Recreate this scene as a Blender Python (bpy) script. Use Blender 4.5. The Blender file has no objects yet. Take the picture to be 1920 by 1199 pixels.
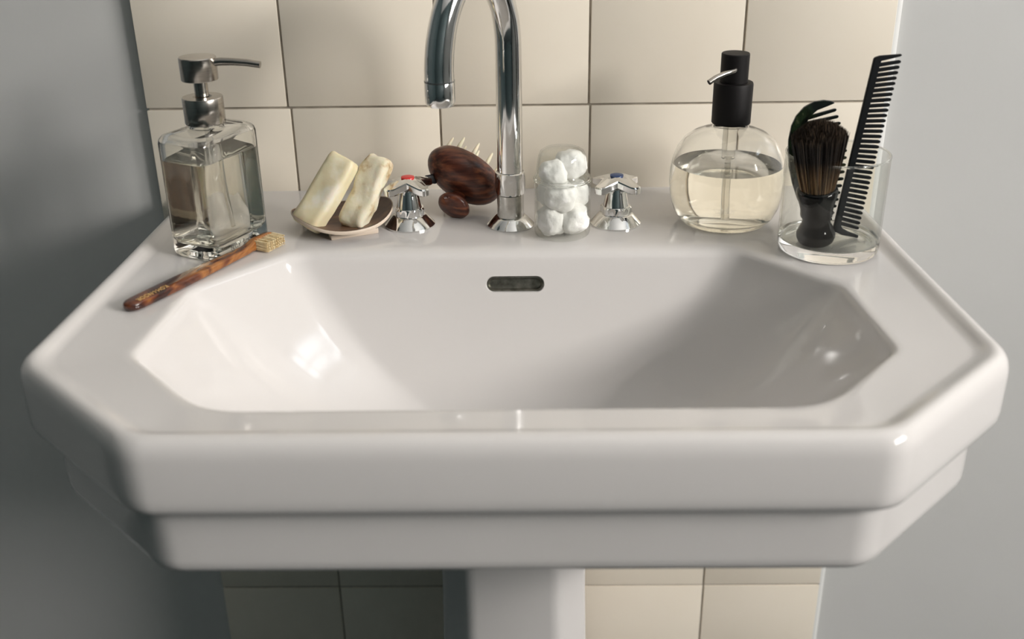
import bpy, bmesh, math, random
from mathutils import Vector, Matrix, noise
random.seed(7)
S = bpy.context.scene
C = S.collection
H = 0.86                      # height of the basin deck above the floor
PI = math.pi
V = Vector

# ------------------------------------------------------------------ camera, light, exposure
cam = bpy.data.cameras.new('camera'); co = bpy.data.objects.new('camera', cam); C.objects.link(co)
p_, y_, r_ = 0.437613454, -0.0140702, -0.0146994
fw = V((math.sin(y_) * math.cos(p_), math.cos(y_) * math.cos(p_), -math.sin(p_)))
rt = V((math.cos(y_), -math.sin(y_), 0)); upv = rt.cross(fw)
R_ = math.cos(r_) * rt + math.sin(r_) * upv; U_ = -math.sin(r_) * rt + math.cos(r_) * upv
co.matrix_world = Matrix(((R_.x, U_.x, -fw.x, 0.00974), (R_.y, U_.y, -fw.y, -1.06183), (R_.z, U_.z, -fw.z, 0.34514 + H), (0, 0, 0, 1)))
cam.sensor_width = 36; cam.lens = 2013.785 / 1920 * 36; cam.clip_start = 0.02
cam.dof.use_dof = True; cam.dof.focus_distance = 1.0; cam.dof.aperture_fstop = 4.5
S.camera = co

W = bpy.data.worlds.new('world'); S.world = W; W.use_nodes = True
W.node_tree.nodes['Background'].inputs[0].default_value = (0.75, 0.87, 1.0, 1)
W.node_tree.nodes['Background'].inputs[1].default_value = 0.6

WX = 2.5
WINS = [(-2.6, -1.0, 1.60, 2.42, 97, (1.0, .955, .915)), (-.62, -.03, 2.92, 3.52, 3.2, (.84, .92, 1.0))]   # two windows in the right-hand wall: y0, y1, z0, z1, watts, colour
for y0, y1, z0, z1, en, cl in WINS:
    ld = bpy.data.lights.new('daylight', 'AREA'); ld.shape = 'RECTANGLE'; ld.size = z1 - z0; ld.size_y = y1 - y0
    ld.energy = en; ld.color = cl
    lo = bpy.data.objects.new('daylight', ld); C.objects.link(lo)
    lo.location = (WX + 0.14, (y0 + y1) / 2, (z0 + z1) / 2); lo.rotation_euler = (0, PI / 2, 0)

S.view_settings.view_transform = 'Standard'; S.view_settings.look = 'None'
S.view_settings.exposure = 1.0; S.view_settings.gamma = 1.0; S.view_settings.use_curve_mapping = False
cy = S.cycles
cy.max_bounces = 18; cy.diffuse_bounces = 6; cy.glossy_bounces = 8; cy.transmission_bounces = 16
cy.transparent_max_bounces = 12; cy.caustics_refractive = True; cy.caustics_reflective = True
cy.sample_clamp_indirect = 4.0; cy.blur_glossy = 0.5; cy.use_denoising = True

# ------------------------------------------------------------------ materials
def mat(name, col, rough=0.5, metal=0.0, **kw):
    m = bpy.data.materials.new(name); m.use_nodes = True
    b = m.node_tree.nodes['Principled BSDF']
    b.inputs['Base Color'].default_value = (*col, 1); b.inputs['Roughness'].default_value = rough
    b.inputs['Metallic'].default_value = metal
    for k, v in kw.items(): b.inputs[k.replace('_', ' ')].default_value = v
    return m
def noisy(m, cols, scale=20, detail=4, stretch=(1, 1, 1), bump=0, bscale=None, dist=0.0, coord='Object', rot=(0, 0, 0)):
    """procedural colour (noise through a ramp) and fine relief on top of a material"""
    nt = m.node_tree; b = nt.nodes['Principled BSDF']; L = nt.links.new
    tc = nt.nodes.new('ShaderNodeTexCoord'); mp = nt.nodes.new('ShaderNodeMapping')
    mp.inputs['Scale'].default_value = stretch; mp.inputs['Rotation'].default_value = rot
    L(tc.outputs[coord], mp.inputs[0])
    n = nt.nodes.new('ShaderNodeTexNoise'); n.inputs['Scale'].default_value = scale; n.inputs['Detail'].default_value = detail
    n.inputs['Distortion'].default_value = dist; L(mp.outputs[0], n.inputs['Vector'])
    if cols:
        r = nt.nodes.new('ShaderNodeValToRGB'); e = r.color_ramp.elements
        e[0].position, e[0].color = cols[0][0], (*cols[0][1], 1); e[1].position, e[1].color = cols[-1][0], (*cols[-1][1], 1)
        for p, c in cols[1:-1]:
            x = e.new(p); x.color = (*c, 1)
        L(n.outputs[0], r.inputs[0]); L(r.outputs[0], b.inputs['Base Color'])
    if bump:
        n2 = nt.nodes.new('ShaderNodeTexNoise'); n2.inputs['Scale'].default_value = bscale or scale; n2.inputs['Detail'].default_value = 3
        L(mp.outputs[0], n2.inputs['Vector'])
        bp = nt.nodes.new('ShaderNodeBump'); bp.inputs['Strength'].default_value = bump; bp.inputs['Distance'].default_value = 0.001
        L(n2.outputs[0], bp.inputs['Height']); L(bp.outputs[0], b.inputs['Normal'])
    return m
M = {}
M['ceramic'] = noisy(mat('white_ceramic', (.80, .775, .755), .08, 0), [(.3, (.655, .632, .615)), (.7, (.67, .647, .63))], 6)
M['tile'] = noisy(mat('cream_tile', (.74, .66, .53), .32), [(.3, (.83, .755, .635)), (.7, (.855, .785, .67))], 9, bump=.25, bscale=14, coord='Object')
M['grout'] = noisy(mat('grey_grout', (.33, .29, .24), .9), [(.3, (.25, .22, .18)), (.7, (.40, .36, .30))], 60, bump=.5)
M['paint'] = noisy(mat('grey_wall_paint', (.56, .575, .57), .38), [(.3, (.605, .605, .59)), (.7, (.63, .63, .615))], 5, bump=.15, bscale=90)
M['sealant'] = mat('white_sealant', (.72, .72, .70), .45)
M['ceiling'] = noisy(mat('ceiling_paint', (.86, .86, .85), .8), [(.3, (.85, .85, .84)), (.7, (.87, .87, .86))], 4)
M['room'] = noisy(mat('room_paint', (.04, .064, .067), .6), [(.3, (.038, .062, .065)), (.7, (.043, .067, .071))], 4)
M['floor'] = noisy(mat('floor_stone', (.035, .045, .047), .4), [(.3, (.03, .04, .042)), (.7, (.04, .05, .052))], 9)
M['frame'] = mat('window_paint', (.8, .8, .78), .4)
M['chrome'] = noisy(mat('chrome', (.78, .78, .77), .07, 1.0), [(.35, (.74, .74, .73)), (.65, (.82, .82, .81))], 50)
M['dull_chrome'] = noisy(mat('dull_chrome', (.6, .59, .56), .2, 1.0), [(.35, (.52, .51, .48)), (.65, (.68, .67, .64))], 130)
M['steel'] = noisy(mat('brushed_steel', (.45, .42, .38), .2, 1.0, Anisotropic=.6), [(.3, (.37, .345, .31)), (.7, (.48, .45, .41))], 60, stretch=(1, 1, 14))
M['slot'] = noisy(mat('tarnished_metal', (.2, .2, .17), .35, .9), [(.3, (.10, .10, .08)), (.7, (.30, .29, .25))], 140)
M['glass'] = mat('clear_glass', (.985, .99, .98), 0.0, 0, Transmission_Weight=1.0, IOR=1.46)
def thin_glass(name, tint):
    m = bpy.data.materials.new(name); m.use_nodes = True; nt = m.node_tree; nt.nodes.remove(nt.nodes['Principled BSDF'])
    tr = nt.nodes.new('ShaderNodeBsdfTransparent'); tr.inputs[0].default_value = (*tint, 1)
    gl = nt.nodes.new('ShaderNodeBsdfGlossy'); gl.inputs['Roughness'].default_value = .01
    fc = nt.nodes.new('ShaderNodeLayerWeight'); fc.inputs[0].default_value = .5
    pw = nt.nodes.new('ShaderNodeMath'); pw.operation = 'POWER'; pw.inputs[1].default_value = 4.5
    lw = nt.nodes.new('ShaderNodeMath'); lw.operation = 'MULTIPLY_ADD'; lw.inputs[1].default_value = .75; lw.inputs[2].default_value = .035
    nt.links.new(fc.outputs['Facing'], pw.inputs[0]); nt.links.new(pw.outputs[0], lw.inputs[0])
    mx = nt.nodes.new('ShaderNodeMixShader'); L = nt.links.new
    L(lw.outputs[0], mx.inputs[0]); L(tr.outputs[0], mx.inputs[1]); L(gl.outputs[0], mx.inputs[2]); L(mx.outputs[0], nt.nodes['Material Output'].inputs[0])
    return m
M['thin_glass'] = thin_glass('thin_clear_glass', (.975, .98, .97))
M['soap_liquid'] = mat('pale_liquid_soap', (.985, .965, .90), 0.0, 0, Transmission_Weight=1.0, IOR=1.36)
M['clear_plastic'] = mat('clear_tube', (.93, .92, .88), .12, 0, Transmission_Weight=.9, IOR=1.2)
M['black'] = mat('matte_black', (.005, .004, .004), .55, 0, Specular_IOR_Level=.25)
M['gloss_black'] = mat('gloss_black', (.003, .003, .003), .07, 0, Specular_IOR_Level=.35)
M['comb_black'] = mat('comb_black', (.003, .004, .005), .42, 0, Specular_IOR_Level=.25)
M['red'] = mat('red_enamel', (.62, .02, .02), .3)
M['blue'] = mat('blue_enamel', (.015, .05, .16), .3)
M['dark_gap'] = mat('dark_rubber_and_hole_shade', (.02, .02, .02), .6)  # rubber ring, and discs that stand in for the shade inside holes
M['cotton'] = noisy(mat('cotton_wool', (.88, .87, .85), 1.0, 0, Specular_IOR_Level=.05), [(.3, (.90, .885, .86)), (.7, (.93, .92, .90))], 90, bump=.6, bscale=260)
M['soap'] = noisy(mat('cream_soap', (.72, .64, .42), .5, 0, Subsurface_Weight=.25, Subsurface_Scale=.006), [(.30, (.68, .59, .37)), (.52, (.74, .67, .46)), (.62, (.80, .76, .64)), (.75, (.76, .69, .49))], 34, 5, bump=.5, bscale=70)
M['old_soap'] = noisy(mat('worn_soap', (.72, .66, .50), .6, 0, Subsurface_Weight=.25, Subsurface_Scale=.006), [(.27, (.23, .12, .05)), (.34, (.55, .42, .24)), (.42, (.74, .67, .49)), (.6, (.78, .73, .58)), (.72, (.70, .61, .38))], 62, 5, bump=1.0, bscale=85)
M['dish_wood'] = noisy(mat('dish_wood', (.17, .09, .055), .45), [(.3, (.06, .03, .02)), (.5, (.11, .058, .036)), (.7, (.20, .105, .052))], 30, 5, (1, 4, 4))
M['dish_edge'] = mat('pale_raw_edge', (.62, .52, .42), .5)
M['walnut'] = noisy(mat('dark_polished_wood', (.06, .02, .012), .3), [(.3, (.030, .008, .006)), (.5, (.10, .028, .015)), (.72, (.25, .078, .032))], 26, 6, (1.2, 9, 9), bump=.15, bscale=60)
M['leather'] = mat('dark_leather', (.008, .008, .009), .6)
M['pin'] = mat('cream_pins', (.80, .74, .56), .4, 0, Subsurface_Weight=.2, Subsurface_Scale=.004)
M['tortoise'] = noisy(mat('tortoiseshell_handle', (.3, .1, .03), .16, 0, Coat_Weight=.4), [(.34, (.012, .004, .004)), (.45, (.06, .016, .008)), (.53, (.15, .042, .014)), (.63, (.34, .135, .036)), (.74, (.09, .024, .010))], 34, 3, (.55, 1.6, 1), dist=1.2)
M['dark_tortoise'] = noisy(mat('dark_green_tortoiseshell', (.02, .03, .015), .08, 0, Coat_Weight=.5), [(.40, (.003, .004, .003)), (.6, (.012, .022, .010)), (.75, (.09, .095, .05))], 42, 3, dist=1)
M['tooth_bristle'] = noisy(mat('natural_bristle', (.75, .60, .32), .6), [(.3, (.66, .48, .22)), (.6, (.90, .78, .52))], 300, 3, (1, 1, .08))
M['badger'] = mat('badger_hair', (.1, .07, .05), .5)
M['gold'] = mat('gold_print', (.75, .50, .20), .4, .3)
M['ink'] = mat('dark_print', (.07, .07, .06), .6)

# ------------------------------------------------------------------ helpers
def link(name, me, m, parent=None, smooth=True, angle=35, loc=None):
    o = bpy.data.objects.new(name, me); C.objects.link(o)
    if m is not None:
        for x in (m if isinstance(m, (list, tuple)) else [m]): me.materials.append(x)
    if smooth:
        me.polygons.foreach_set('use_smooth', [True] * len(me.polygons)); me.set_sharp_from_angle(angle=math.radians(angle))
    if parent: o.parent = parent
    if loc: o.location = loc
    return o
def finish(bm, name, m, parent=None, smooth=True, angle=35, loc=None, normals=True):
    if normals: bmesh.ops.recalc_face_normals(bm, faces=bm.faces)
    me = bpy.data.meshes.new(name); bm.to_mesh(me); bm.free()
    return link(name, me, m, parent, smooth, angle, loc)
def thing(name, label, cat, loc, rotz=0, group=None):
    o = bpy.data.objects.new(name, None); C.objects.link(o); o.location = loc; o.rotation_euler = (0, 0, rotz)
    o.empty_display_size = .02
    return tag(o, label, cat, group)
def tag(o, label, cat, group=None):
    o['label'] = label; o['category'] = cat
    if group: o['group'] = group
    return o
def struct(o):
    o['kind'] = 'structure'; return o
def loft(bm, rings, cap0=True, cap1=True, closed=True):
    vs = [[bm.verts.new(p) for p in r] for r in rings]
    n = len(rings[0])
    for a, b in zip(vs, vs[1:]):
        for i in range(n if closed else n - 1):
            j = (i + 1) % n
            bm.faces.new((a[i], a[j], b[j], b[i]))
    if cap0: bm.faces.new(vs[0][::-1])
    if cap1: bm.faces.new(vs[-1])
    return vs
def circ(r, z, n=48, cx=0, cy=0, ry=None):
    ry = r if ry is None else ry
    return [V((cx + r * math.cos(2 * PI * i / n), cy + ry * math.sin(2 * PI * i / n), z)) for i in range(n)]
def lathe(bm, prof, n=48, ry=1.0):
    return loft(bm, [circ(max(r, 1e-5), z, n, ry=max(r, 1e-5) * ry) for r, z in prof])
def rpoly(pts, tans, z=0.0, K=7, Ms=None):
    """polygon with softened corners (quadratic bends), fixed point count"""
    n = len(pts); out = []; A = []; B = []
    for i, p in enumerate(pts):
        p = V(p[:2]); a = V(pts[i - 1][:2]); b = V(pts[(i + 1) % n][:2])
        u = a - p; v = b - p; t = min(tans[i], u.length * .45, v.length * .45)
        A.append(p + u.normalized() * t); B.append(p + v.normalized() * t)
    for i in range(n):
        p = V(pts[i][:2])
        for k in range(K):
            s = k / (K - 1); q = A[i] * (1 - s) ** 2 + p * 2 * s * (1 - s) + B[i] * s * s
            out.append(V((q.x, q.y, z)))
        m = Ms[i] if Ms else 0; e = A[(i + 1) % n]
        for k in range(1, m + 1):
            q = B[i].lerp(e, k / (m + 1)); out.append(V((q.x, q.y, z)))
    return out
def inset(pts, ds):
    """move every edge i (pts[i] -> pts[i+1]) inwards by ds[i]; pts run clockwise seen from above"""
    n = len(pts); L = []
    for i in range(n):
        a = V(pts[i][:2]); b = V(pts[(i + 1) % n][:2]); d = (b - a).normalized()
        nr = V((d.y, -d.x)); L.append((a + nr * ds[i], d))
    out = []
    for i in range(n):
        (a, d), (b, e) = L[i - 1], L[i]
        cr = d.x * e.y - d.y * e.x
        if abs(cr) < 1e-4: out.append(b.copy()); continue
        t = ((b.x - a.x) * e.y - (b.y - a.y) * e.x) / cr; out.append(a + d * t)
    return out
def tube(bm, pts, rs, n=20, caps=True, flat=None):
    """swept tube along points; rs radius per point"""
    pts = [V(p) for p in pts]; rings = []; ref = None
    for i, p in enumerate(pts):
        t = (pts[min(i + 1, len(pts) - 1)] - pts[max(i - 1, 0)]).normalized()
        if ref is None:
            ref = V((0, 0, 1)) if abs(t.z) < .9 else V((1, 0, 0))
        x = (ref - t * ref.dot(t)).normalized(); y = t.cross(x); ref = x
        r = rs[i] if isinstance(rs, (list, tuple)) else rs
        rings.append([p + x * r * math.cos(2 * PI * k / n) + y * r * (flat or 1) * math.sin(2 * PI * k / n) for k in range(n)])
    return loft(bm, rings, caps, caps)
def box(bm, lo, hi, bev=0, seg=2):
    r = bmesh.ops.create_cube(bm, size=1)['verts']
    for v in r: v.co = V([lo[k] + (v.co[k] + .5) * (hi[k] - lo[k]) for k in range(3)])
    if bev:
        es = {e for v in r for e in v.link_edges}
        bmesh.ops.bevel(bm, geom=list(es), offset=bev, segments=seg, profile=.5, affect='EDGES')
def text(name, s, size, m, parent, matrix, extrude=.00012, scale=(1, 1, 1)):
    cu = bpy.data.curves.new(name, 'FONT'); cu.body = s; cu.size = size; cu.extrude = extrude
    cu.align_x = 'CENTER'; cu.align_y = 'CENTER'; cu.resolution_u = 3
    t = bpy.data.objects.new('tmp', cu); C.objects.link(t)
    bpy.context.view_layer.update()
    me = bpy.data.meshes.new_from_object(t.evaluated_get(bpy.context.evaluated_depsgraph_get()))
    bpy.data.objects.remove(t)
    me.materials.clear()
    me.transform(matrix @ Matrix.Diagonal((*scale, 1)))
    me.name = name
    return link(name, me, m, parent, smooth=False)

# ------------------------------------------------------------------ room shell
PX = 0.3685                        # half width of the tiled strip
SPL = math.radians(3)             # turn given to the left part of the wall so it catches less light
def quad(name, pts, m, hole=None, thick=None):
    bm = bmesh.new(); bm.faces.new([bm.verts.new(p) for p in pts])
    return struct(finish(bm, name, m, smooth=False, normals=False))
XL, YB, ZC = -2.0, -3.7, 3.6
def slab(name, lo, hi, m):
    bm = bmesh.new(); box(bm, lo, hi); return struct(finish(bm, name, m, smooth=False))
slab('floor', (XL - .1, YB - .1, -.1), (WX + .3, .9, 0), M['floor'])
slab('ceiling', (XL - .1, YB - .1, ZC), (WX + .3, .9, ZC + .1), M['ceiling'])
wb = slab('wall_back', (-PX, .010, 0), (WX, .106, ZC), M['paint'])
# left wall piece, splayed
bm = bmesh.new(); c, s = math.cos(SPL), math.sin(SPL); d = V((-c, s, 0)); nb = V((s, c, 0)); a = V((-PX, .010, 0)); Lw = (PX - XL) / c
pts = [a, a + d * Lw, a + d * Lw + nb * .1, a + nb * .1]
loft(bm, [[p + V((0, 0, z)) for p in pts] for z in (0, ZC)])
wc = struct(finish(bm, 'wall_back_left', M['paint'], smooth=False))
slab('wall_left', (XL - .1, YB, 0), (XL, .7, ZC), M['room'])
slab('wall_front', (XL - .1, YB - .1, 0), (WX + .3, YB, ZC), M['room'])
bm = bmesh.new()                     # right-hand wall around the two openings
ys = [YB, WINS[0][0], WINS[0][1], WINS[1][0], WINS[1][1], .1]
box(bm, (WX, ys[0], 0), (WX + .2, ys[1], ZC)); box(bm, (WX, ys[2], 0), (WX + .2, ys[3], ZC)); box(bm, (WX, ys[4], 0), (WX + .2, ys[5], ZC))
for (y0, y1, z0, z1, en, cl) in WINS:
    box(bm, (WX, y0, 0), (WX + .2, y1, z0)); box(bm, (WX, y0, z1), (WX + .2, y1, ZC))
struct(finish(bm, 'wall_right', M['paint'], smooth=False))
for k, (y0, y1, z0, z1, en, cl) in enumerate(WINS):     # frames with a cross of glazing bars
    bm = bmesh.new(); x0, x1 = WX + .05, WX + .11; f = .05 if k == 0 else .03; ym, zm = (y0 + y1) / 2, z0 + (.7 if k == 0 else .5) * (z1 - z0)
    for lo, hi in (((x0, y0, z0), (x1, y0 + f, z1)), ((x0, y1 - f, z0), (x1, y1, z1)), ((x0, y0 + f, z0), (x1, y1 - f, z0 + f)), ((x0, y0 + f, z1 - f), (x1, y1 - f, z1)),
                   ((x0, ym - f * .7, z0 + f), (x1, ym + f * .7, z1 - f)), ((x0 + .01, y0 + f, zm - f / 2), (x1 - .01, y1 - f, zm + f / 2))):
        box(bm, lo, hi, .004)
    struct(finish(bm, 'window_%d' % (k + 1), M['frame']))

# ------------------------------------------------------------------ tiles on the back wall
T = .15; g = .0022; YT = -.0        # face of the tiles lies on y = 0
ZG = .0017 + .9427                  # height of the grout line seen above the basin
bm = bmesh.new(); box(bm, (-PX + .002, .0018, 0), (PX - .002, .0105, 2.40))
finish(bm, 'grout_bed', M['grout'], wb, smooth=False)
xs = [-PX, -.225, -.075, .075, .225, PX]
row = -6; tl = []
while True:
    z0 = ZG + row * T; z1 = z0 + T
    if z1 < .02: row += 1; continue
    if z0 > 2.38: break
    off = .0016 if row < 0 else -.0016
    offs = [0 if i in (0, 5) else off * (1 if i < 2 else .5) + random.uniform(-.0003, .0003) for i in range(6)]
    for i in range(5):
        lo = [xs[i] + offs[i] + g / 2, 0, max(z0, .0) + g / 2]; hi = [xs[i + 1] + offs[i + 1] - g / 2, .010, z1 - g / 2]
        if i == 0: lo[0] = -PX
        if i == 4: hi[0] = PX
        bm = bmesh.new(); box(bm, lo, hi, .0008, 2)
        dy = random.uniform(-.0003, .0003); tx = random.uniform(-.0012, .0012); tz = random.uniform(-.0012, .0012); cx, cz = (lo[0] + hi[0]) / 2, (lo[2] + hi[2]) / 2
        for v in bm.verts:
            if v.co.y < .004: v.co.y += dy + tx * (v.co.x - cx) + tz * (v.co.z - cz)
        finish(bm, 'tile', M['tile'], wb)
    row += 1
bm = bmesh.new(); prof = []        # rounded sealant bead on the right edge of the tiled strip
for i in range(9):
    a = i / 8 * PI / 2; prof.append(V((PX - .0005 + .008 * math.sin(a), .0102 - .0095 * math.cos(a), 0)))
prof.append(V((PX - .0005, .0102, 0)))
loft(bm, [[p + V((0, 0, z)) for p in prof] for z in (0, 2.394)])
struct(finish(bm, 'trim_1', M['sealant'], angle=60))

# ------------------------------------------------------------------ washbasin
OUT = [(.337, 0), (.343, -.2), (.3515, -.3930), (.2400, -.5035), (-.2400, -.5035), (-.3525, -.3930), (-.3435, -.2), (-.337, 0)]
OPEN = [(.194, -.176), (.264, -.257), (.2725, -.3735), (.203, -.4525), (-.203, -.4525), (-.2725, -.3735), (-.264, -.257), (-.194, -.176)]
BOT = [(.035, -.258), (.075, -.275), (.085, -.325), (.055, -.352), (-.055, -.352), (-.085, -.325), (-.075, -.275), (-.035, -.258)]
MS = [8, 8, 10, 24, 10, 8, 8, 24]   # points along RB-Rb, Rb-Rr, Rr-Rf, Rf-Lf, Lf-Ll, Ll-Lb, Lb-LB, LB-RB
wbasin = thing('washbasin', 'white octagonal ceramic washbasin with a wide bowl and flat deck on a pedestal', 'sink', (0, 0, H))
def ins(d): return [d, d, d, d, d, d, d, d * .02 + .0003 * d]
TO = [.008, .02, .016, .014, .014, .016, .02, .008]
rings = []
for d, z, tf in ((.20, -.20, 1), (.14, -.185, 1), (.05, -.128, 1), (.024, -.1115, 1), (.0185, -.1085, 1), (.0160, -.104, 1), (.0152, -.098, 1), (.0150, -.066, 1), (.0142, -.0605, 1), (.0115, -.0570, 1),
                 (.0060, -.0545, 1), (.0022, -.0515, 1), (.0004, -.0465, 1), (0, -.040, 1), (0, -.013, 1), (.0005, -.008, 1), (.0018, -.0035, 1), (.0040, .0000, 1), (.0070, .0022, 1), (.0100, .0027, 1), (.0130, .0020, 1), (.0165, .0000, 1), (.0200, -.0016, 1), (.0240, -.0023, 1)):
    t = [x * (1 if d < .03 else 1.5) for x in TO]
    r = rpoly(inset(OUT, ins(d)), t, z, 9, MS)
    if d > .03:                      # the underside draws in from the wall as well
        pass
    for p in r:
        f = min(1, max(0, (-p.y - .01) / .05))
        if z > -.0035: p.z = -.0023 * (1 - f) + z * f
        if z < -.1115 and p.y > -.01: p.y = -.001
    rings.append(r)
def openring(o, z, ob=None):
    ob = o if ob is None else ob
    t = [.016, .014, .010, .030, .030, .010, .014, .016]
    return rpoly(inset(OPEN, [-o * .7 - ob * .3, -o, -o, -o, -o, -o, -o * .7 - ob * .3, -ob]), t, z, 9, MS)
for o, ob, z in ((.010, .024, -.0023), (.0055, .016, -.0025), (.0030, .010, -.0031), (.0012, .005, -.0045), (0, .001, -.0075), (-.0010, -.001, -.0115)):
    rings.append(openring(o, z, ob))
NI = 26; DEP = .132; Z1 = -.0115
Q0 = [V(p) for p in inset(OPEN, [.001] * 8)]
for i in range(1, NI + 1):
    s = i / NI; s2 = s
    z = Z1 - DEP * (1 - (1 - s) ** 2.1)
    pts = [a.lerp(V(b), s2) for a, b in zip(Q0, BOT)]
    k = 1 + 1.5 * s
    t = [.016, .016 + .16 * s, .010 + .14 * s, .030 + .04 * s, .030 + .04 * s, .010 + .14 * s, .016 + .16 * s, .016]
    rings.append(rpoly(pts, t, z, 9, MS))
n = len(rings[0])
last = rings[-1]; cen = sum(last, V()) / n
for f in (.75, .5):
    rings.append([cen.lerp(p, f) + V((0, 0, -.0012 * (1 - f))) for p in last])
bm = bmesh.new(); loft(bm, rings)
body = finish(bm, 'basin_body', M['ceramic'], wbasin, angle=50)
# overflow opening cut into the back slope of the bowl
def stadium(hw, hh, n=14):
    r = hh; pts = []
    for sgn, a0 in ((1, -PI / 2), (-1, PI / 2)):
        for i in range(n): 
            a = a0 + PI * i / (n - 1); pts.append((sgn * (hw - r) + r * math.cos(a), r * math.sin(a)))
    return pts
# where and how the back slope lies at the overflow
def backslope(z):
    s = 1 - (1 - (Z1 - z) / DEP) ** (1 / 2.1); return -.1765 + (-.258 + .1765) * s
zo = -.0315; yo = backslope(zo); e = (V((0, backslope(zo - .004), zo - .004)) - V((0, backslope(zo + .004), zo + .004))).normalized()
nrm = V((0, e.z, -e.y)); nrm = nrm if nrm.y < 0 else -nrm
if nrm.z < 0: nrm = V((0, -abs(nrm.y), abs(nrm.z)))
up_ = -e; oc = V((.0006, yo, zo))
def onslope(u, v, w): return oc + V((u, 0, 0)) + up_ * v + nrm * w
bm = bmesh.new()
loft(bm, [[onslope(u, v, w) for u, v in stadium(hw, hh)] for hw, hh, w in ((.0262, .0073, .012), (.0262, .0073, .0006), (.0254, .0066, -.0012), (.0252, .0064, -.012))])
cut = finish(bm, 'cut', None)
bo = body.modifiers.new('cut', 'BOOLEAN'); bo.object = cut; bo.operation = 'DIFFERENCE'; bo.solver = 'EXACT'
cut.parent = wbasin; bpy.context.view_layer.update()
me = bpy.data.meshes.new_from_object(body.evaluated_get(bpy.context.evaluated_depsgraph_get()))
body.modifiers.clear(); body.data = me; bpy.data.objects.remove(cut)
me.set_sharp_from_angle(angle=math.radians(50))
bm = bmesh.new()
loft(bm, [[onslope(u, v, w) for u, v in stadium(hw, hh)] for hw, hh, w in ((.0253, .0065, -.0060), (.0253, .0065, -.0026), (.0240, .0052, -.0024), (.0225, .0040, -.0050))])
finish(bm, 'overflow_insert', M['slot'], wbasin)
# drain in the floor of the bowl
bm = bmesh.new(); zf = cen.z
lathe(bm, [(.020, zf - .004), (.0225, zf + .0002), (.0215, zf + .0016), (.018, zf + .0012), (.0165, zf - .001), (.010, zf - .0015), (.009, zf + .001), (.001, zf + .0015)], 36)
finish(bm, 'drain', M['chrome'], wbasin, loc=(cen.x, cen.y, 0))

# pedestal
ped = thing('basin_pedestal', 'white faceted ceramic pedestal below the washbasin', 'pedestal', (-.003, -.19, 0))
def pring(k, z):
    pts = [(.064 * k, .17), (.064 * k, -.104), (.039 * k, -.13 * 1.0), (-.039 * k, -.13), (-.064 * k, -.104), (-.064 * k, .17)]
    return rpoly(pts, [.004, .006, .008, .008, .006, .004], z, 5)
bm = bmesh.new()
loft(bm, [pring(1.45, 0), pring(1.42, .03), pring(1.22, .09), pring(1.12, .25), pring(1.05, .45), pring(1.0, .58), pring(1.0, .66), pring(1.0, H - .2)])
finish(bm, 'column', M['ceramic'], ped, angle=50)

# ------------------------------------------------------------------ taps
DK = H - .0023                      # deck level
sp = thing('basin_faucet', 'tall chrome swan-neck faucet between the two tap handles', 'faucet', (-.0035, -.1085, DK))
bm = bmesh.new(); lathe(bm, [(.0222, 0), (.0222, .0012), (.0205, .0028), (.0150, .0085), (.0138, .0092), (.0110, .0092)]); finish(bm, 'flange', M['chrome'], sp)
bm = bmesh.new(); lathe(bm, [(.0125, .0088), (.0125, .0306), (.0119, .0310), (.0100, .0310)]); finish(bm, 'base_sleeve', M['dull_chrome'], sp)
bm = bmesh.new()
def hexring(r, rc, z, n=48, rot=0):
    out = []
    for i in range(n):
        a = 2 * PI * i / n; k = (a + rot) % (PI / 3) - PI / 6
        out.append(V((min(r / math.cos(k), rc) * math.cos(a), min(r / math.cos(k), rc) * math.sin(a), z)))
    return out
loft(bm, [circ(.0122, .0312), circ(.0132, .0316), hexring(.0128, .0140, .0335), hexring(.0128, .0140, .0460), circ(.0138, .0485), circ(.0136, .0518), circ(.0126, .0525), circ(.0105, .0525)])
finish(bm, 'collar_nut', M['chrome'], sp, angle=25)
# swan neck: up, over towards the front left, down
ex, ey = -.0560, -.0700; rr = math.hypot(ex, ey) / 2; dh = V((ex, ey, 0)).normalized(); h0 = .165
pts = [V((0, 0, z)) for z in (.050, .09, .13, .155, .165)]
for i in range(0, 33):
    a = PI * i / 32; pts.append(dh * rr * (1 - math.cos(a)) + V((0, 0, h0 - (h0 - .1535) * i / 32 + rr * math.sin(a) * 1.65)))
pts += [dh * 2 * rr + V((0, 0, z)) for z in (.1530, .1522, .1515)]
bm = bmesh.new(); tube(bm, pts, [.0118] * (len(pts) - 10) + [.0118 + .0001 * k for k in range(10)], 32); finish(bm, 'swan_neck', M['chrome'], sp)
bm = bmesh.new(); lathe(bm, [(.0126, .1510), (.0127, .1522), (.0115, .1524)][::-1] + [(.0126, .1510)], 40); finish(bm, 'seal_ring', M['dark_gap'], sp, loc=tuple(dh * 2 * rr))
bm = bmesh.new(); lathe(bm, [(.0100, .1335), (.0100, .1315), (.0112, .1312), (.0119, .1325), (.0126, .1350), (.0126, .1505), (.0122, .1512)], 40); finish(bm, 'aerator', M['chrome'], sp, loc=tuple(dh * 2 * rr))

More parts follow.
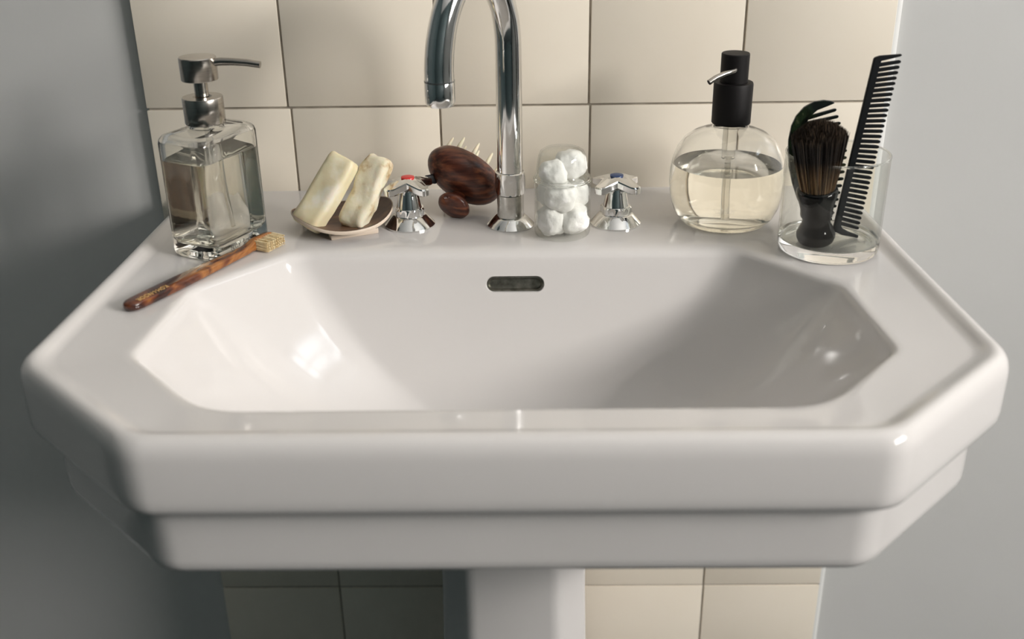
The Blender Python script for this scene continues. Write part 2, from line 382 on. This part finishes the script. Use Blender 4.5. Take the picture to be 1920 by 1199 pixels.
def tap(name, label, x, y, m, rot):
    t = thing(name, label, 'tap', (x, y, DK), 0, None)
    bm = bmesh.new(); lathe(bm, [(.0236, 0), (.0236, .0014), (.0222, .0028), (.0160, .0098), (.0145, .0106), (.012, .0106)]); finish(bm, 'flange', M['chrome'], t)
    bm = bmesh.new(); loft(bm, [circ(.0138, .0102), hexring(.0132, .0150, .0112, rot=.3), hexring(.0132, .0150, .0165, rot=.3), circ(.0132, .0178), circ(.0120, .0180)]); finish(bm, 'nut', M['chrome'], t, angle=20)
    bm = bmesh.new(); lathe(bm, [(.0122, .0176), (.0088, .0325), (.0080, .0345), (.006, .035)], 40); finish(bm, 'stem_cone', M['chrome'], t)
    # four-armed handle
    bm = bmesh.new()
    def star(k, dz, w=.0052, tip=.0265, nt=.0125, drop=.0035):
        out = []
        for q in range(4):
            a = PI / 4 + q * PI / 2 + rot; dx = V((math.cos(a), math.sin(a), 0)); sd = V((-dx.y, dx.x, 0))
            for u, v, zz in ((tip - .004, -w * 1.06, -drop), (tip - .0008, -w * .8, -drop - .0003), (tip, -w * .4, -drop - .0005), (tip, w * .4, -drop - .0005), (tip - .0008, w * .8, -drop - .0003), (tip - .004, w * 1.06, -drop)):
                out.append(dx * u * k + sd * v * (k if k > .9 else k * .9) + V((0, 0, zz + dz)))
            an = a + PI / 4
            out.append(V((math.cos(an), math.sin(an), 0)) * nt * k + V((0, 0, dz)))
        return out
    loft(bm, [star(.35, .0335, drop=0), star(.88, .0372), star(1.0, .0384), star(1.0, .0432), star(.95, .0446), star(.82, .0452), star(.42, .0468, drop=.0008)])
    finish(bm, 'cross_handle', M['chrome'], t, angle=22)
    bm = bmesh.new(); lathe(bm, [(.0062, .0462), (.0062, .0470), (.0052, .0474), (.001, .0475)], 28)
    d = finish(bm, 'temperature_dot', m, t); d['label'] = 'red hot-water dot' if m is M['red'] else 'blue cold-water dot'
tap('tap_handle', 'chrome cross tap handle with a red dot, left of the faucet', -.0985, -.1055, M['red'], .0)
tap('tap_handle', 'chrome cross tap handle with a blue dot, right of the cotton jar', .0950, -.1065, M['blue'], .0)

# ------------------------------------------------------------------ rectangular soap dispenser (left)
def rrect(a, b, r, z, k=8):
    pts = [(a, b), (a, -b), (-a, -b), (-a, b)]
    return rpoly(pts, [r] * 4, z, k, [3, 3, 3, 3])
def circ_like(r, z, ref):
    return [V((r * V((p.x, p.y)).normalized().x, r * V((p.x, p.y)).normalized().y, z)) for p in ref]
BR = math.radians(-26)
bt = thing('soap_dispenser', 'square-shouldered clear glass soap dispenser with a steel pump, behind the toothbrush', 'soap dispenser', (-.2640, -.1550, DK), BR)
a, b = .0265, .0390; ref = rrect(a, b, .010, 0)
outer = [rrect(a - .006, b - .006, .008, .0012), rrect(a - .003, b - .003, .010, 0), rrect(a - .001, b - .001, .0125, .0015), rrect(a, b, .0125, .005), rrect(a, b, .0125, .101), rrect(a - .0008, b - .0008, .0125, .1045), rrect(a - .003, b - .003, .0115, .1072), rrect(a - .007, b - .007, .009, .1086),
         circ_like(.0145, .1102, ref), circ_like(.0130, .1120, ref), circ_like(.0130, .123, ref)]
wl = .0036
inner = [circ_like(.0105, .123, ref), circ_like(.0105, .1095, ref), circ_like(.0130, .1065, ref), rrect(a - .007, b - .007, .008, .1046), rrect(a - wl, b - wl, .0085, .1015), rrect(a - wl, b - wl, .0085, .020), rrect(a - wl - .001, b - wl - .001, .0085, .0155), rrect(a - wl - .004, b - wl - .004, .007, .0125), rrect(a - wl - .010, b - wl - .010, .004, .0115)]
bm = bmesh.new(); loft(bm, outer + inner); finish(bm, 'bottle', M['glass'], bt, angle=40)
e = .0004; lv = .0860
bm = bmesh.new(); loft(bm, [rrect(a - wl - .010, b - wl - .010, .004, .0115 - e), rrect(a - wl - .004 + e, b - wl - .004 + e, .007, .0125 - e), rrect(a - wl - .001 + e, b - wl - .001 + e, .0085, .0155), rrect(a - wl + e, b - wl + e, .0085, .020), rrect(a - wl + e, b - wl + e, .0085, lv), rrect(a - wl - .002, b - wl - .002, .0085, lv - .0004)])
finish(bm, 'liquid_soap', M['soap_liquid'], bt, angle=40)
bm = bmesh.new(); lathe(bm, [(.0148, .1130), (.0168, .1130), (.0172, .1137), (.0172, .1347), (.0168, .1355), (.008, .1357), (.007, .1345)]); finish(bm, 'pump_collar', M['steel'], bt, angle=30)
bm = bmesh.new(); lathe(bm, [(.0058, .1335), (.0058, .1530)], 32); finish(bm, 'pump_stem', M['steel'], bt)
bm = bmesh.new(); lathe(bm, [(.0135, .1500), (.0152, .1500), (.0155, .1506), (.0155, .1685), (.0150, .1692), (.001, .1694)]); finish(bm, 'pump_head', M['steel'], bt, angle=30)
bm = bmesh.new(); q = Matrix.Rotation(-BR, 3, 'Z')
tube(bm, [q @ V(p) for p in ((.010, -.001, .1642), (.020, -.001, .1650), (.030, -.002, .1650), (.042, -.003, .1642), (.0535, -.004, .1626))], [.0034, .0034, .0032, .0030, .0029], 20); finish(bm, 'nozzle', M['steel'], bt)
bm = bmesh.new(); tube(bm, [(0, 0, .108), (0, 0, .06), (.002, .003, .020)], .0024, 14); finish(bm, 'dip_tube', M['clear_plastic'], bt)
mtx = Matrix.Translation((a + .0001, -.004, .0075)) @ Matrix.Rotation(PI / 2, 4, 'Z') @ Matrix.Rotation(PI / 2, 4, 'X')
text('lettering', 'N.C.Y  SIZE F', .0052, M['ink'], bt, mtx)

# ------------------------------------------------------------------ round soap dispenser (right)
rd = thing('soap_dispenser', 'round clear glass soap dispenser with a black pump, left of the tumbler', 'soap dispenser', (.1975, -.1010, DK))
po = [(.010, .0022), (.030, .0012), (.0355, 0), (.0400, .0014), (.0455, .0075), (.0495, .0165), (.0520, .0275), (.0528, .0390), (.0523, .0500), (.0505, .0600), (.0468, .0700), (.0408, .0785), (.0325, .0845), (.0230, .0882), (.0175, .0900), (.0150, .0915), (.0140, .0935), (.0140, .104)]
pi_ = [(.0118, .104), (.0118, .0915), (.0165, .0880), (.0225, .0860), (.0310, .0824), (.0390, .0766), (.0447, .0688), (.0483, .0592), (.0500, .0497), (.0505, .0390), (.0497, .0285), (.0473, .0185), (.0428, .0105), (.0370, .0068), (.020, .0062), (.002, .0066)]
bm = bmesh.new(); lathe(bm, po + pi_, 72); finish(bm, 'bottle', M['glass'], rd, angle=50)
e = .0004
bm = bmesh.new(); lathe(bm, [(.002, .0066 - e), (.020, .0062 - e), (.0370 + e * .5, .0068 - e), (.0428 + e, .0105 - e * .6), (.0473 + e, .0185), (.0497 + e, .0285), (.0505 + e, .0390), (.0500 + e, .0497), (.0490 + e, .0560), (.0475, .0556), (.001, .0555)], 72); finish(bm, 'liquid_soap', M['soap_liquid'], rd, angle=40)
bm = bmesh.new(); lathe(bm, [(.0145, .0935), (.0170, .0935), (.0175, .0942), (.0176, .1290), (.0170, .1305), (.010, .1310)]); finish(bm, 'pump_collar', M['black'], rd, angle=30)
bm = bmesh.new(); lathe(bm, [(.0108, .1290), (.0124, .1310), (.0125, .1555), (.0119, .1563), (.001, .1565)]); finish(bm, 'pump_head', M['black'], rd, angle=30)
bm = bmesh.new()
pn = [(-.001, -.0095, .1436), (-.004, -.0150, .1432), (-.012, -.0190, .1420), (-.0205, -.0225, .1392), (-.0265, -.0250, .1358)]
tube(bm, pn, [.0024, .0024, .0024, .0024, .0024], 20, caps=False)
tube(bm, pn[::-1], [.0017] * 5, 20, caps=False)
bmesh.ops.remove_doubles(bm, verts=bm.verts, dist=1e-6)
nz = finish(bm, 'nozzle', M['steel'], rd, normals=True)
bm = bmesh.new(); lathe(bm, [(.00175, -.0002), (.00175, .0002)], 16)
dv = (V(pn[4]) - V(pn[3])).normalized()
bm.transform(Matrix.Translation(V(pn[4]) - dv * .0006) @ dv.to_track_quat('Z', 'Y').to_matrix().to_4x4())
hole = finish(bm, 'nozzle_bore', M['dark_gap'], nz); hole.parent = nz  # dark disc in the tube end, coloured as the shade inside
bm = bmesh.new(); lathe(bm, [(.0052, .060), (.0060, .061), (.0064, .075), (.0064, .095), (.003, .096)], 28); finish(bm, 'pump_housing', M['clear_plastic'], rd)
bm = bmesh.new(); tube(bm, [(0, 0, .062), (0, 0, .03), (.001, .001, .010)], .0028, 14); finish(bm, 'dip_tube', M['clear_plastic'], rd)

# ------------------------------------------------------------------ tumbler with brush and combs
TC = V((.2755, -.1765, DK))
tb = thing('tumbler', 'clear straight glass tumbler holding two combs and a shaving brush', 'glass', TC)
bm = bmesh.new()
lathe(bm, [(.012, .0030), (.030, .0016), (.0372, .0004), (.0392, 0), (.0412, .0008), (.0426, .0030), (.0432, .0070), (.0432, .0118), (.0420, .0122), (.0390, .0116), (.030, .0112), (.002, .0110)], 80)
finish(bm, 'thick_foot', M['glass'], tb, angle=40)
bm = bmesh.new()
lathe(bm, [(.0433, .0118), (.0433, .0855), (.0430, .0863), (.0427, .0865), (.0423, .0863), (.0421, .0855), (.0420, .0122), (.0433, .0118)], 80)
finish(bm, 'glass_wall', M['thin_glass'], tb, angle=40)
def torus(R, r, z, n=72, m=10):
    bm = bmesh.new(); vs = [[bm.verts.new(V(((R + r * math.cos(2 * PI * j / m)) * math.cos(2 * PI * i / n), (R + r * math.cos(2 * PI * j / m)) * math.sin(2 * PI * i / n), z + r * math.sin(2 * PI * j / m)))) for j in range(m)] for i in range(n)]
    for i in range(n):
        for j in range(m): bm.faces.new((vs[i][j], vs[(i + 1) % n][j], vs[(i + 1) % n][(j + 1) % m], vs[i][(j + 1) % m]))
    return bm
finish(torus(.0427, .0009, .0862), 'rim', M['glass'], tb)

# shaving brush: leans a little to the left and towards the camera
sb = thing('shaving_brush', 'shaving brush with a glossy black turned handle and dark badger hair in the tumbler', 'brush', TC + V((-.0150, -.0145, .0116)))
tilt = Matrix.Rotation(math.radians(-5.8), 4, 'Y') @ Matrix.Rotation(math.radians(7), 4, 'X')
bm = bmesh.new()
lathe(bm, [(r, z * 1.10) for r, z in [(.006, 0), (.0125, .0004), (.0150, .0022), (.0164, .0058), (.0162, .0092), (.0142, .0130), (.0122, .0168), (.0116, .0200), (.0122, .0224), (.0134, .0236), (.0136, .0250), (.0134, .0264), (.0138, .0300), (.0156, .0370), (.0168, .0410), (.0172, .0436), (.0168, .0456), (.0158, .0468), (.0140, .0470)]], 56)
bm.transform(tilt); finish(bm, 'handle', M['gloss_black'], sb, angle=60)
mb = M['badger']; nt = mb.node_tree; at = nt.nodes.new('ShaderNodeAttribute'); at.attribute_name = 'hair'
nt.links.new(at.outputs['Color'], nt.nodes['Principled BSDF'].inputs['Base Color'])
bm = bmesh.new(); cl = bm.loops.layers.color.new('hair')
rnd = random.Random(3)
for k in range(4200):
    u = math.sqrt(rnd.random()); a = rnd.random() * 2 * PI
    sx, sy = u * math.cos(a), u * math.sin(a)
    p0 = V((sx * .0142, sy * .0142, .0508)); Lh = .062 - .013 * u * u - rnd.random() * .0035
    j = V((rnd.gauss(0, .0010), rnd.gauss(0, .0010), 0))
    tp = V((sx * .0232, sy * .0168, 0)) + j * (1 - .6 * u)
    w = .00028; ring = []
    col0 = rnd.choice([(.58, .44, .29), (.40, .30, .20), (.24, .175, .12), (.72, .60, .44)]); col1 = rnd.choice([(.05, .040, .033), (.09, .072, .058), (.17, .135, .105)])
    pa = rnd.random() * PI; dx = V((math.cos(pa), math.sin(pa), 0)) * w
    st = []
    for s in (0, .3, .62, .88, 1):
        c_ = V((p0.x, p0.y, 0)).lerp(tp, s ** .85 if s else 0); c_.z = .0508 + Lh * s
        wd = dx * (1 if s < .9 else .35); f = min(1, max(0, (s - .25) / .4)); tipf = max(0, (s - .85) / .15) * .25
        col = [c0 * (1 - f) + c1 * f + tipf * c0 for c0, c1 in zip(col0, col1)]
        st.append((bm.verts.new(c_ - wd), bm.verts.new(c_ + wd), col))
    for (a0, b0, k0), (a1, b1, k1) in zip(st, st[1:]):
        f_ = bm.faces.new((a0, b0, b1, a1))
        for l, kk in zip(f_.loops, (k0, k0, k1, k1)): l[cl] = (*kk, 1)
# a solid core so that no light passes between the hairs
vs = loft(bm, [circ(.0136, .0505, 28, ry=.0136), circ(.0165, .070, 28, ry=.0135), circ(.0190, .088, 28, ry=.0130), circ(.0175, .097, 28, ry=.0110), circ(.008, .102, 28, ry=.005)])
for f_ in bm.faces:
    for l in f_.loops:
        if tuple(l[cl]) == (1, 1, 1, 1) or sum(l[cl][:3]) == 0 or sum(l[cl][:3]) > 2.5: l[cl] = (.02, .014, .01, 1)
bm.transform(tilt)
hb = finish(bm, 'badger_hair', M['badger'], sb, smooth=False, normals=False); hb['kind'] = 'stuff'

def plate(bm, pts, th, bev=.0005):
    """flat outline (x, z) with thickness and bevelled rims, centred on y = 0"""
    a = [V((p[0], p[1])) for p in pts]; n = len(a)
    cx = sum(a, V((0, 0))) / n
    def ring(d, y):
        out = []
        for i in range(n):
            t = (a[(i + 1) % n] - a[i - 1]).normalized(); nr = V((t.y, -t.x))
            if nr.dot(a[i] - cx) < 0: pass
            out.append(V((a[i].x - nr.x * d * sg, y, a[i].y - nr.y * d * sg)))
        return out
    ar = sum(a[i].x * a[(i + 1) % n].y - a[(i + 1) % n].x * a[i].y for i in range(n)); sg = 1 if ar > 0 else -1
    loft(bm, [ring(bev, -th / 2), ring(0, -th / 2 + bev), ring(0, th / 2 - bev), ring(bev, th / 2)])
def tooth_mesh(L, w0, w1, th):
    bm = bmesh.new(); pts = [(0, w0 / 2), (0, -w0 / 2), (L - w1 * .6, -w1 / 2), (L - w1 * .15, -w1 * .34), (L, 0), (L - w1 * .15, w1 * .34), (L - w1 * .6, w1 / 2)]
    plate(bm, pts, th, .0004); bmesh.ops.recalc_face_normals(bm, faces=bm.faces)
    me = bpy.data.meshes.new('tooth'); bm.to_mesh(me); bm.free(); return me
def smooth_mesh(me):
    me.polygons.foreach_set('use_smooth', [True] * len(me.polygons)); me.set_sharp_from_angle(angle=.6)
def comb(root, k, outline, spine_th, roots, tips, w0, w1, th, m):
    """flat comb: outline of its back (x, z along the comb's plane), one tooth per root-tip pair"""
    tl = Matrix.Rotation(-math.atan(k), 4, 'X')
    bm = bmesh.new(); plate(bm, outline, spine_th, .0006); bm.transform(tl); finish(bm, 'spine', m, root, angle=30)
    for r, t in zip(roots, tips):
        d = V(t) - V(r); me = tooth_mesh(d.length, w0, w1, th); me.materials.append(m); smooth_mesh(me)
        o = bpy.data.objects.new('tooth', me); C.objects.link(o); o.parent = root
        o.matrix_local = tl @ Matrix.Translation((r[0], 0, r[1])) @ Matrix.Rotation(-math.atan2(d.y, d.x), 4, 'Y')
def along(pts, s):
    """point at fraction s of a polyline"""
    ls = [(V(b) - V(a)).length for a, b in zip(pts, pts[1:])]; d = s * sum(ls)
    for a, b, l in zip(pts, pts[1:], ls):
        if d <= l: return V(a).lerp(V(b), d / l)
        d -= l
    return V(pts[-1])
cb = thing('comb', 'long straight black comb standing tall in the tumbler', 'comb', TC + V((.0034, -.0060, .0116)))
bo_ = [(-.0016, .0027), (.0194, .1491), (.0204, .1505), (.0241, .1518), (.0364, .1527), (.0415, .1530), (.0426, .1521), (.0413, .1510), (.0330, .1490), (.0258, .1474), (.0249, .1435), (.0146, .0742), (.0045, .0050), (.0060, .0016), (.0115, -.0016), (.0205, -.0052), (.0208, -.0066), (.0200, -.0076), (.0057, -.0044), (-.0002, -.0017)]
zk = lambda z: (z + .0078) * .1530 / .1608 * 1.02
bo_ = [(x * .987, zk(z)) for x, z in bo_]
NT = 33; rts, tps = [], []
for i in range(NT):
    f = i / (NT - 1); t = along([(.0205, zk(.0012)), (.0312, zk(.0767)), (.0417, zk(.1468))], f); r = along([(.0034, zk(.0062)), (.0136, zk(.0742)), (.0238, zk(.1440))], f)
    tps.append(t); rts.append(r)
comb(cb, .10, bo_, .0036, rts, tps, .0031, .0028, .0030, M['comb_black'])
tc = thing('comb', 'short curved dark tortoiseshell comb behind the shaving brush', 'comb', TC + V((-.0278, .0075, .0116)))
to = [(.0256, .1129), (.0252, .1140), (.0221, .1152), (.0163, .1159), (.0082, .1147), (.0004, .1103), (-.0061, .1028), (-.0096, .0942), (-.0112, .0824), (-.0110, .0729), (-.0092, .0586), (-.0055, .0449), (-.0001, .0307), (.0079, .0165), (.0181, .0060), (.0265, .0022)]
ti = [(.0265, .0050), (.0200, .0150), (.0125, .0278), (.0072, .0420), (.0034, .0560), (.0010, .0699), (.0005, .0823), (.0022, .0941), (.0060, .1020), (.0115, .1072), (.0200, .1105)]
tt = [(.0279, .1077), (.0350, .0900), (.0379, .0800), (.0400, .0718), (.0401, .0648), (.0389, .0463), (.0358, .0275), (.0318, .0120)]
tr_ = [(.0046, .1010), (.0012, .0930), (-.0005, .0823), (.0000, .0699), (.0024, .0560), (.0062, .0420), (.0115, .0278), (.0190, .0150)]
tr2 = [along(tr_, i / 16) for i in range(17)]; tp2 = [along(tt, i / 16) for i in range(17)]
comb(tc, .12, to + ti, .0032, tr2, tp2, .0036, .0028, .0026, M['dark_tortoise'])

# ------------------------------------------------------------------ cotton jar
JC = V((.0440, -.1325, DK))
jr = thing('cotton_jar', 'small clear glass jar packed with cotton wool, right of the faucet', 'jar', JC)
bm = bmesh.new()
lathe(bm, [(.010, .0020), (.0200, .0012), (.0228, 0), (.0246, .0012), (.0256, .0040), (.0256, .0505), (.0262, .0515), (.0262, .0528), (.0252, .0534), (.0240, .0528), (.0238, .0505), (.0238, .0080), (.0226, .0052), (.0190, .0044), (.002, .0042)], 64)
finish(bm, 'glass_body', M['thin_glass'], jr, angle=40)
finish(torus(.0252, .0012, .0526, 56), 'rim', M['glass'], jr)
ll = tag(finish((lambda bm: (lathe(bm, [(.0236, .0), (.0246, .0003), (.0246, .0020), (.0238, .0036), (.0226, .0120), (.0212, .0200), (.0196, .0236), (.0160, .0258), (.001, .0264), (.001, .0252), (.0156, .0246), (.0186, .0226), (.0201, .0196), (.0215, .0118), (.0227, .0030)] + [(.0236, 0)], 56), bm)[1])(bmesh.new()), 'jar_lid', M['thin_glass'], loc=(JC.x - .0005, JC.y, DK + .0541), angle=40), 'clear domed glass lid resting on the cotton jar', 'lid')
def cotton(r, seed, sq):
    bm = bmesh.new(); bmesh.ops.create_icosphere(bm, subdivisions=4, radius=r)
    for v in bm.verts:
        d = v.co.normalized(); f = 1 + .16 * noise.noise(d * 1.7 + V((seed * 3.1, 0, 0))) + .07 * noise.noise(d * 4 + V((0, seed * 2.3, 0))) + .025 * noise.noise(d * 14)
        v.co = V((d.x * sq[0], d.y * sq[1], d.z * sq[2])) * r * f
    return finish(bm, 'cotton_ball', M['cotton'], angle=180)
cots = [((-.0095, -.0078, .0165), .0142), ((.0098, -.0078, .0170), .0140), ((.0000, .0102, .0162), .0138), ((-.0098, .0068, .0370), .0138), ((.0102, .0050, .0365), .0138), ((-.0020, -.0098, .0390), .0142), ((-.0080, -.0068, .0580), .0130), ((.0072, .0028, .0640), .0138)]
names = ['at the lower left', 'at the lower right', 'at the bottom back', 'halfway up at the left', 'halfway up at the right', 'halfway up at the front', 'at the front left under the lid', 'highest, under the right of the lid']
for i, ((x, y, z), r) in enumerate(cots):
    o = cotton(r, i + 1, (1.03, 1.0, 1.04)); o.location = JC + V((x, y, z))
    tag(o, 'white cotton ball in the small glass jar, ' + names[i], 'cotton ball', 'cotton balls in the jar')

# ------------------------------------------------------------------ soap dish and soaps
DC = V((-.1605, -.1110, DK))
dish = thing('soap_dish', 'oval brown wooden soap dish with a pale rim and two soaps on it', 'soap dish', DC, math.radians(24))
def dz(x, y, A=.0475, B=.0440):
    u = x / A; v = y / B; return .0042 + .0100 * max(0, u * u) ** 1.3 + .0045 * (u * u + v * v)
n = 64; A, B = .0475, .0440
def dring(k, dzv): return [V((A * k * math.cos(2 * PI * i / n), B * k * math.sin(2 * PI * i / n), dz(A * k * math.cos(2 * PI * i / n), B * k * math.sin(2 * PI * i / n)) + dzv)) for i in range(n)]
bm = bmesh.new(); loft(bm, [dring(k, .0022) for k in (.02, .2, .4, .6, .8, .93, .985)] + [dring(k, 0) for k in (.985, .9, .7, .5, .3, .02)]); finish(bm, 'bowl', M['dish_wood'], dish)
bm = bmesh.new(); loft(bm, [dring(.982, .0024), dring(.990, .0028), dring(1.0, .0018), dring(1.0, .0002), dring(.990, -.0006), dring(.980, .0)], False, False); finish(bm, 'pale_rim', M['dish_edge'], dish)
bm = bmesh.new(); box(bm, (-.020, -.0300, 0), (.0250, -.020, .0052), .001); f1 = finish(bm, 'foot', M['dish_edge'], dish)
bm = bmesh.new(); box(bm, (-.020, .020, 0), (.022, .030, .0052), .001); finish(bm, 'foot', M['dish_edge'], dish)
bm = bmesh.new(); lathe(bm, [(.0034, -.001), (.0034, .0003), (.001, .0004)], 24, ry=.8); finish(bm, 'drain_hole', M['dark_gap'], dish, loc=(.008, -.030, dz(.008, -.030) + .0022))  # near-black disc laid on the wood, painted shade of the hole
def soapbar(name, label, cen, L, Wd, size, m, seed, rough, group='soaps on the dish'):
    L = V(L).normalized(); Wd = V(Wd); Wd = (Wd - L * Wd.dot(L)).normalized(); N = L.cross(Wd).normalized()
    bm = bmesh.new(); bmesh.ops.create_cube(bm, size=1)
    bmesh.ops.subdivide_edges(bm, edges=bm.edges, cuts=13, use_grid_fill=True)
    hx, hy, hz = [s / 2 for s in size]
    for v in bm.verts:
        q = V((v.co.x * 2 * hx, v.co.y * 2 * hy, v.co.z * 2 * hz)); r = .0055
        c = V((max(-hx + r, min(hx - r, q.x)), max(-hy + r, min(hy - r, q.y)), max(-hz + r, min(hz - r, q.z))))
        d = q - c; q = c + d.normalized() * r if d.length > 1e-7 and d.length > r * .2 else q
        if d.length > 0: q = c + d.normalized() * min(d.length, r) if d.length <= r else c + d.normalized() * r
        k = 1 - .10 * (q.x / hx) ** 2 * rough
        q = V((q.x, q.y * k, q.z * k))
        nn = noise.noise_vector(q * 45 + V((seed, seed * 2, 0))) * .0030 * rough + noise.noise_vector(q * 130 + V((seed, 0, 0))) * .0010 * rough
        v.co = q + nn
    mt = Matrix((L, Wd, N)).transposed().to_4x4()
    bm.transform(mt)
    o = finish(bm, name, m, angle=60, loc=cen); return tag(o, label, 'soap', None)
soapbar('soap_bar', 'smooth cream soap bar leaning on the left of the wooden dish', DC + V((-.0125, -.0085, .0370)), (.52, .36, .77), (.78, -.52, -.30), (.0740, .0300, .0200), M['soap'], 2.0, .55)
soapbar('soap_bar', 'worn cream soap bar with brown specks, beside the hot tap', DC + V((.0240, -.0045, .0345)), (.42, .36, .83), (.80, -.50, -.34), (.0700, .0280, .0180), M['old_soap'], 9.0, 1.25)

# ------------------------------------------------------------------ wooden massage brush behind the faucet
wbx = thing('massage_brush', 'dark wooden scalp massage brush with cream pins and a knob handle behind the faucet', 'brush', (-.0480, -.0690, DK))
# local frame: ax = pins side -> knob side (points down and to the camera), lx = long axis
lx = V((.83, -.06, -.55)).normalized(); ax = V((-.32, -.80, -.50)); ax = (ax - lx * ax.dot(lx)).normalized(); wx = ax.cross(lx)
FR = Matrix((lx, wx, ax)).transposed().to_4x4(); FR.translation = V((.000, 0, .0365))
bm = bmesh.new(); rs = []
for i in range(15):
    a = i / 14; 
    if a < .25: k, h = .90 + .10 * math.sin(a / .25 * PI / 2), -.0090 + .009 * (a / .25)
    else:
        t = (a - .25) / .75 * PI / 2; k, h = math.cos(t) ** .8, .0205 * math.sin(t)
    rs.append([V((.0385 * max(k, .02) * math.cos(2 * PI * q / 56), .0270 * max(k, .02) * math.sin(2 * PI * q / 56), h)) for q in range(56)])
loft(bm, rs); bm.transform(FR); finish(bm, 'wooden_body', M['walnut'], wbx, angle=60)
bm = bmesh.new(); KN = FR @ Matrix.Translation((.006, -.006, 0))
loft(bm, [circ(r, z, 32) for r, z in ((.0085, .012), (.0075, .020), (.0075, .0245), (.0115, .0275), (.0150, .0300), (.0160, .0325), (.0150, .0352), (.0110, .0372), (.004, .0380))]); bm.transform(KN); finish(bm, 'knob', M['walnut'], wbx, angle=60)
pm = bmesh.new(); lathe(pm, [(.0024, 0), (.0020, .008), (.0011, .0165), (.0004, .0185)], 12); bmesh.ops.recalc_face_normals(pm, faces=pm.faces)
pme = bpy.data.meshes.new('pin'); pm.to_mesh(pme); pm.free(); pme.materials.append(M['pin']); pme.polygons.foreach_set('use_smooth', [True] * len(pme.polygons))
for ir, (rad, cnt) in enumerate(((0, 1), (.38, 6), (.74, 11))):
    for k in range(cnt):
        a = 2 * PI * (k + .5 * ir) / cnt
        o = bpy.data.objects.new('pin', pme); C.objects.link(o); o.parent = wbx
        o.matrix_local = FR @ Matrix.Translation((.0385 * rad * math.cos(a), .0270 * rad * math.sin(a), -.0085)) @ Matrix.Rotation(PI, 4, 'X')
bm = bmesh.new(); tube(bm, [V(p) for p in ((-.0270, -.0050, .0350), (-.0320, -.0110, .0365), (-.0360, -.0140, .0380), (-.0385, -.0150, .0375))], [.0052, .0044, .0030, .0012], 10, flat=.45); finish(bm, 'leather_tab', M['leather'], wbx)

# ------------------------------------------------------------------ toothbrush
t0 = V((-.3025, -.3010, DK)); t1 = V((-.2175, -.1425, DK)); dl = (t1 - t0); Lb = dl.length
tbz = math.atan2(dl.y, dl.x)
th = thing('toothbrush', 'tortoiseshell toothbrush with pale natural bristles lying on the left deck', 'toothbrush', t0, tbz)
# local x along the handle, local y to its left (away from the camera), z up
def sect(x, w, h, zc, yc=0, n=20):
    out = []
    for i in range(n):
        a = 2 * PI * i / n; c_, s_ = math.cos(a), math.sin(a)
        out.append(V((x, yc + w / 2 * math.copysign(abs(c_) ** .55, c_), zc + h / 2 * math.copysign(abs(s_) ** .6, s_))))
    return out
prof = [(.0003, .0030, .0020), (.0012, .0070, .0044), (.0032, .0102, .0058), (.0065, .0124, .0068), (.012, .0134, .0072), (.03, .0138, .0074), (.05, .0136, .0074), (.07, .0130, .0072), (.09, .0120, .0070), (.11, .0108, .0066), (.125, .0098, .0062), (.137, .0086, .0064), (.143, .0080, .0072), (.1475, .0074, .0088), (.151, .0068, .0098), (.160, .0064, .0100), (.168, .0060, .0096), (.172, .0050, .0080), (.1745, .0034, .0056), (.1755, .0014, .002)]
bm = bmesh.new(); loft(bm, [sect(x, w * 1.2, h * 1.13, .0042 + min(.0018, max(0, x - .137) * .13)) for x, w, h in prof]); 
hd = finish(bm, 'handle', M['tortoise'], th, angle=50)
# head is turned so that the bristles point towards the camera, slightly down
brl = bmesh.new(); rnd = random.Random(5)
tufts = [(.1485 + .0028 * i, -.0036 + .0024 * j) for i in range(9) for j in range(4)]
q = Matrix.Rotation(math.radians(76), 3, 'X')       # up -> towards -y (right of the handle)
for (x, v) in tufts:
    for k in range(16):
        ox, ov = rnd.gauss(0, .0006), rnd.gauss(0, .0005)
        base = V((x + ox * .6, -.0030, .0062 + v * 1.0 + ov)); dirv = V((.10 + rnd.gauss(0, .02), -1, -.10 + v * 9 + rnd.gauss(0, .02))).normalized()
        Lq = .0130 + rnd.gauss(0, .0003); w = .00022; sd = V((1, 0, 0)) * w; s2 = V((0, 0, 1)) * w
        a = [brl.verts.new(base + s) for s in (sd, s2, -sd, -s2)]; tpv = base + dirv * Lq
        tpv.z = max(tpv.z, .0012)
        b_ = [brl.verts.new(tpv + s) for s in (sd, s2, -sd, -s2)]
        for i in range(4): brl.faces.new((a[i], a[(i + 1) % 4], b_[(i + 1) % 4], b_[i]))
        brl.faces.new(b_)
br = finish(brl, 'bristles', M['tooth_bristle'], th, smooth=False); br['kind'] = 'stuff'
mtx = Matrix.Translation((.0250, -.0040, .00835)) @ Matrix.Rotation(math.radians(9), 4, 'X') @ Matrix.Rotation(PI, 4, 'Z')
text('lettering', 'KOH-I-NOOR', .0052, M['gold'], th, mtx, scale=(1.02, 1.15, 1))
